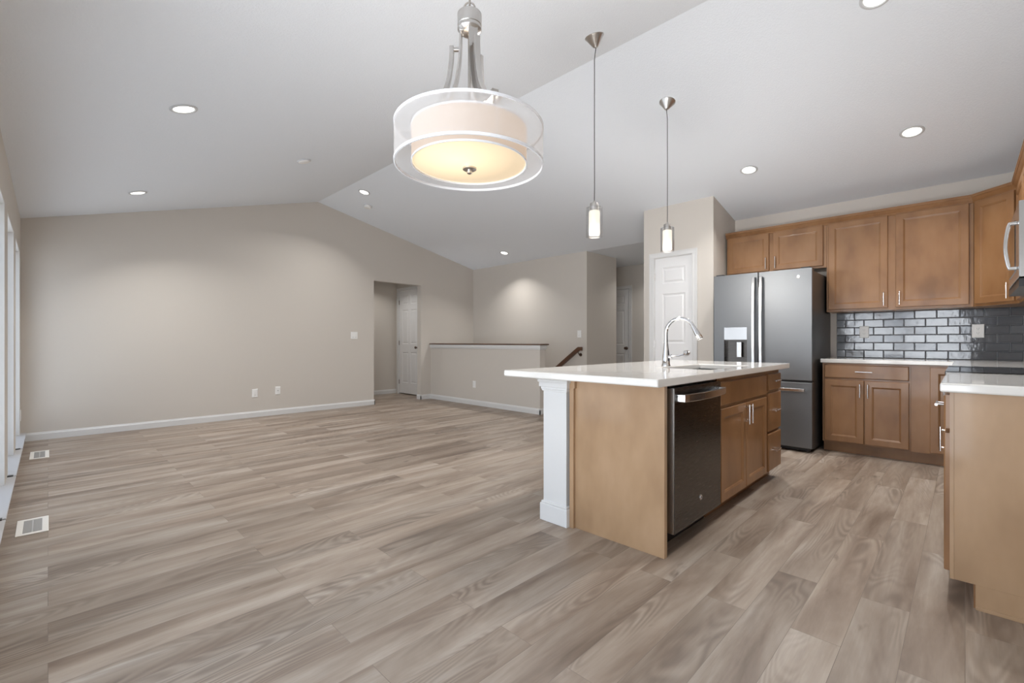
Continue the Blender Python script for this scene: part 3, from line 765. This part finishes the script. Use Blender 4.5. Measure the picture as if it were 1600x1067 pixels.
plate('light_switch', 'white double light switch on the gable wall left of the hall opening', 'switch', (3.605, GY-.0005, 1.19), 0, 'switch', .118, .12)
plate('wall_outlet', 'white blank-looking outlet plate low on the gable wall, left of the two', 'outlet', (2.095, GY-.0005, .345), 0, 'switch', .075, .118)
plate('cable_outlet', 'small white plate with dark cable jack low on the gable wall', 'outlet', (2.405, GY-.0005, .36), 0, 'coax', .072, .115)
plate('wall_outlet', 'white outlet low on the half wall', 'outlet', (HWX0-.0005, 6.0, .355), -PI/2, 'outlet')
plate('light_switch', 'white light switch on the stair wall above the handrail', 'switch', (SX-.0005, 4.57, 1.215), -PI/2, 'switch')
plate('wall_outlet', 'white outlet on the grey tile nearer the refrigerator', 'outlet', (KX-.0125, .76, 1.19), -PI/2, 'outlet', .08, .125)
plate('wall_outlet', 'white outlet on the grey tile in front of the corner, nearer the range', 'outlet', (KX-.0125, -.085, 1.188), -PI/2, 'outlet', .082, .125)
plate('wall_outlet', 'white outlet on the window wall in the far corner by the gable wall', 'outlet', (LX+.0005, 7.19, .30), PI/2, 'outlet')

# floor registers
def register(label, x0, y0, x1, y1):
    t_ = thing('floor_register', label, 'floor vent', ((x0+x1)/2, (y0+y1)/2, 0), 0, None); w, h = (x1-x0)/2, (y1-y0)/2
    g = MB(); g.box(-w, -h, .0, w, -h+.028, .006); g.box(-w, h-.028, 0, w, h, .006); g.box(-w, -h+.028, 0, -w+.028, h-.028, .006); g.box(w-.028, -h+.028, 0, w, h-.028, .006)
    g.build('frame', M['vent'], t_, bevel=.002)
    g = MB(); g.box(-w+.027, -h+.027, .0003, w-.027, h-.027, .0012); g.build('well', M['slot'], t_)
    g = MB(); n_ = 18
    for i in range(n_):
        y = -h+.03+(2*h-.06)*(i+.5)/n_; g.box(-w+.027, y-.0055, .002, w-.027, y+.0035, .0045)
    g.box(-.003, -h+.027, .002, .003, h-.027, .005); g.build('louvres', M['ventin'], t_)
register('white metal floor vent nearer the camera by the window wall', -.130, 3.75, .003, 4.07)
register('white metal floor vent in the far corner by the gable wall baseboard', -.122, 6.12, .008, 6.52)

# ------------------------------------------------------------ ceiling fixtures
def tilt(x):                      # rotation that lays local +Z on the ceiling normal
    s_ = SLL if x < RID else -SLR
    return (0, -math.atan(s_), 0)
def make_down(label, x, y, r=.082):
    t_ = thing('recessed_light', label, 'ceiling light', (x, y, ceilz(x)), tilt(x), 'recessed ceiling lights')
    g = MB(); g.lathe([(r, -.0005), (r, -.004), (r*.94, -.008), (r*.82, -.009), (r*.75, -.003), (r*.72, -.003)], n=36, close=False); g.build('trim_ring', M['ring'], t_)
    g = MB(); g.lathe([(r*.74, -.0045), (.0001, -.0045)], n=32); g.build('lens', M['led'], t_)
    l = bpy.data.lights.new('downlight', 'AREA'); l.shape = 'DISK'; l.size = .10; l.spread = math.radians(125); l.energy = 8.5; l.color = (1, .975, .945)
    lo = bpy.data.objects.new('downlight', l); COL.objects.link(lo); lo.parent = t_; lo.location = (0, 0, -.012)
    return t_
d0 = make_down('round recessed light on the left ceiling slope, larger and nearer of that slope', .641, 3.739)
for lb, x, y in (('round recessed light on the left ceiling slope, small one close to the gable wall', .665, 6.215),
                 ('round recessed light just right of the ridge, near the drum chandelier and smoke alarm', 3.213, 6.179),
                 ('small recessed light above the stairwell, low on the right slope', 5.755, 5.881),
                 ('recessed light above the pantry corner and the refrigerator', 5.03, 1.571),
                 ('bright recessed light above the wide wall cabinets at the right', 5.056, .315),
                 ('recessed light cut off by the top edge of the picture', 3.531, .385),
                 ):
    d = dup(d0, (x, y, ceilz(x)), tilt(x), lb)
for lb, x, y, z in (('added unseen light in the flat ceiling of the small hall behind the gable opening', 4.5, 8.0, 2.44), ('added unseen light in the flat foyer ceiling past the stair wall', 7.5, 3.9, 2.5728)):  # unseen lights added to brighten the hall and foyer doors
    d = dup(d0, (x, y, z), (0, 0, 0), lb)
def alarm(label, x, y, r, hh):
    t_ = thing('smoke_alarm', label, 'smoke alarm', (x, y, ceilz(x)), tilt(x))
    g = MB(); g.lathe([(r, -.0005), (r, -.010), (r*.96, -.012)], n=32); g.build('base', M['rim'], t_)
    g = MB(); g.lathe([(r*.86, -.012), (r*.82, -hh), (r*.7, -hh-.004), (.0001, -hh-.005)], n=32); g.build('cover', M['plate'], t_)
alarm('flat round white detector on the left slope near the ridge', 1.897, 4.958, .068, .018)
alarm('white round smoke alarm on the right slope beneath the small recessed light', 3.477, 6.565, .062, .04)

# pendants
def pendant(label, x, y, zb, H=.205):
    zc = ceilz(x); t_ = thing('pendant_light', label, 'pendant light', (x, y, zb), 0, 'glass pendants above the island')
    hz = zc-zb; s_ = SLL if x < RID else -SLR; a_ = -math.atan(s_)
    g = MB(); g.lathe([(.066, -.0), (.066, -.004), (.058, -.012), (.022, -.062), (.012, -.072), (.0001, -.073)], n=36)
    ca, sa = math.cos(a_), math.sin(a_); g.v = [(X_*ca+Z_*sa, Y_, hz-X_*sa+Z_*ca) for X_, Y_, Z_ in g.v]; g.build('canopy', M['nickel'], t_)
    g = MB(); pts = []
    for i in range(13):
        f_ = i/12; pts.append((.0035*math.sin(f_*9), .003*math.sin(f_*7+1)*math.sin(PI*f_), (hz-.07)*(1-f_)+(H+.045)*f_))
    g.tube([(-.07*math.sin(a_), 0, hz-.068)]+pts[1:-1]+[(0, 0, H+.045)], .0028, 8); g.build('cord', M['black'], t_)
    g = MB(); g.lathe([(.0001, H+.046), (.008, H+.045), (.008, H+.03), (.029, H+.028), (.030, H+.024), (.030, H-.022), (.0001, H-.022)], n=28); g.build('socket_cap', M['nickel'], t_)
    g = MB(); R0 = .056; g.lathe([(R0, .0), (R0, H-.003), (R0-.004, H), (.028, H), (.028, H-.003), (R0-.007, H-.003), (R0-.003, H-.006), (R0-.003, 0)], n=40, close=True); gl = g.build('glass_sleeve', M['glass'], t_)
    g = MB(); g.lathe([(.026, H-.023), (.035, H-.026), (.038, H-.032), (.038, .024), (.034, .016), (.0001, .012)], n=36); g.build('lamp_shade', M['opal'], t_)
    l = bpy.data.lights.new('pendant_bulb', 'POINT'); l.energy = 14; l.color = (1, .96, .92); l.shadow_soft_size = .05
    lo = bpy.data.objects.new('pendant_bulb', l); COL.objects.link(lo); lo.parent = t_; lo.location = (0, 0, -.06)
pendant('glass pendant light on a long cord, left and nearer of the two above the island', 2.665, 1.83, 1.815)
pendant('glass pendant light, right and farther of the two above the island, before the pantry door', 3.72, 1.81, 1.858)

# chandelier
cx, cy, cz = 1.03, 1.225, 1.70
ch = thing('drum_chandelier', 'large double drum chandelier with sheer white shade and curved nickel arms', 'chandelier', (cx, cy, cz))
RO = .255; RI = .198; HH = .125
g = MB(); g.lathe([(RO, .0), (RO, HH)], n=96); g.f = g.f[:96]; g.sm = g.sm[:96]; g.mi = g.mi[:96]; sh = g.build('outer_shade', M['sheer'], ch)
for z in (0, HH): 
    q = MB(); q.lathe([(RO+.002, z-.0045), (RO+.002, z+.0045), (RO-.003, z+.0045), (RO-.003, z-.0045)], n=96, close=True, smooth=False); q.build('rim', M['rim'], sh)
q = MB()
ang0 = math.atan2(-cy, -cx)
for da in (.34, .315): 
    a_ = ang0+da*1.0; q.add([((RO-.001)*math.cos(a_+k), (RO-.001)*math.sin(a_+k), z) for k, z in ((-.008, 0), (.008, 0), (.008, HH), (-.008, HH))], [(0,1,2,3)])
q.build('seam', M['sheer'], sh)
g = MB(); g.lathe([(RI, .004), (RI, HH-.004)], n=80); g.f = g.f[:80]; g.sm = g.sm[:80]; g.mi = g.mi[:80]; ins = g.build('inner_shade', M['innershade'], ch)
for z in (.004, HH-.004):
    q = MB(); q.lathe([(RI+.0015, z-.003), (RI+.0015, z+.003), (RI-.002, z+.003), (RI-.002, z-.003)], n=80, close=True, smooth=False); q.build('rim', M['rim'], ins)
g = MB(); g.lathe([(RI-.004, .008), (RI-.02, .003), (RI*.6, -.004), (.0001, -.007)], n=64); g.build('diffuser', M['diffuser'], ch)
g = MB(); g.lathe([(.0001, -.007), (.024, -.008), (.024, -.013), (.019, -.016), (.009, -.017), (.009, -.026), (.006, -.028), (.0001, -.028)], n=28); g.build('finial', M['nickel'], ch)
# the three arms
Rv = Vector((math.cos(TH), -math.sin(TH), 0)); Fv = Vector((math.sin(TH), math.cos(TH), 0))
for az in (62, 182, 302):
    a_ = math.radians(az); d = Rv*math.cos(a_) - Fv*math.sin(a_); sd = Vector((-d.y, d.x, 0))
    def cat(pts_, k=6):
        out = []
        P_ = [pts_[0]]+pts_+[pts_[-1]]
        for i in range(1, len(P_)-2):
            for j in range(k):
                u = j/k; a0, a1, a2, a3 = (Vector((P_[i+q][0], P_[i+q][1])) for q in (-1, 0, 1, 2))
                out.append(.5*((2*a1)+(-a0+a2)*u+(2*a0-5*a1+4*a2-a3)*u*u+(-a0+3*a1-3*a2+a3)*u**3))
        out.append(Vector(pts_[-1])); return out
    inner = cat([(.030, .49), (.031, .42), (.036, .35), (.052, .27), (.085, .20), (.125, .158), (.165, .150)])
    outer = cat([(.062, .415), (.064, .36), (.075, .29), (.102, .225), (.142, .180), (.178, .168)])
    g = MB(); g.strap([d*p.x+Vector((0, 0, p.y)) for p in inner], .033, .007, sd)
    g.strap([d*p.x+Vector((0, 0, p.y)) for p in outer], .020, .014, sd)
    g.strap([d*.150+Vector((0, 0, .152)), d*.150+Vector((0, 0, .174))], .012, .01, sd)
    g.strap([d*.06+Vector((0, 0, .405)), d*.032+Vector((0, 0, .405))], .012, .01, sd)
    q0 = d*.178; 
    g.strap([d*.165+Vector((0, 0, .158)), d*.205+Vector((0, 0, .158))], .022, .022, sd)
    g.strap([d*.195+Vector((0, 0, .15)), d*.195+Vector((0, 0, HH))], .008, .006, sd)
    g.strap([d*.19+Vector((0, 0, HH)), d*(RO-.003)+Vector((0, 0, HH))], .008, .004, sd)
    g.build('arm', M['nickel'], ch, bevel=.001)
g = MB(); g.lathe([(.0001, .528), (.010, .528), (.0405, .527), (.042, .525), (.042, .486), (.040, .484), (.0415, .480), (.0415, .472), (.034, .463), (.02, .456), (.0001, .455)], n=36); g.build('hub', M['nickel'], ch)
g = MB(); g.tube([(0, 0, .0), (0, 0, .49)], .0055, 12); g.build('stem', M['nickel'], ch)
# chain and canopy
zc = ceilz(cx)-cz
n_l = int((zc-.57)/.034)+1
for i in range(n_l):
    z = .545+i*.034; g = MB(); pts = []
    for k_ in range(17):
        u = 2*PI*k_/16; a_, b_ = .013*math.cos(u), .022*math.sin(u)
        pts.append((a_*math.cos(TH if i % 2 == 0 else TH+PI/2), -a_*math.sin(TH if i % 2 == 0 else TH+PI/2), z+b_))
    if i == 0: pts = [(p[0]*1.5, p[1]*1.5, z+(p[2]-z)*1.05+.0) for p in pts]
    g.tube(pts, .0032, 8, caps=False); g.build('chain_link', M['nickel'], ch)
g = MB(); g.lathe([(.065, 0), (.065, -.012), (.05, -.025), (.012, -.032), (.0001, -.032)], n=32); sa = -math.atan(SLL); ca, sn = math.cos(sa), math.sin(sa)
g.v = [(X_*ca+Z_*sn, Y_, zc-X_*sn+Z_*ca) for X_, Y_, Z_ in g.v]; g.build('canopy', M['nickel'], ch)
l = bpy.data.lights.new('chandelier_bulb', 'POINT'); l.energy = 4; l.color = (1, .88, .74); l.shadow_soft_size = .08
lo = bpy.data.objects.new('chandelier_bulb', l); COL.objects.link(lo); lo.parent = ch; lo.location = (0, 0, .06)

# handrail
hr = thing('handrail', 'brown wooden stair handrail sloping down along the stair wall', 'handrail', (SX-.07, 4.47, .97))
g = MB(); sl = math.tan(math.radians(36)); 
g.strap([(0, 0, 0), (0, .06, 0), (0, .07, -.008), (0, 2.2, -.008-2.13*sl)], .045, .06, (1, 0, 0)); g.build('rail', M['dwood'], hr, bevel=.01)
for yy in (.07, 1.4):
    zz = -(yy-.06)*sl if yy > .1 else 0
    g = MB(); g.tube([(0, yy, zz-.03), (0, yy+.0, zz-.07), (.03, yy, zz-.10), (.066, yy, zz-.10)], .007, 8); g.tube([(.060, yy, zz-.10), (.0695, yy, zz-.10)], .028, 16); g.build('bracket', M['bronze'], hr)
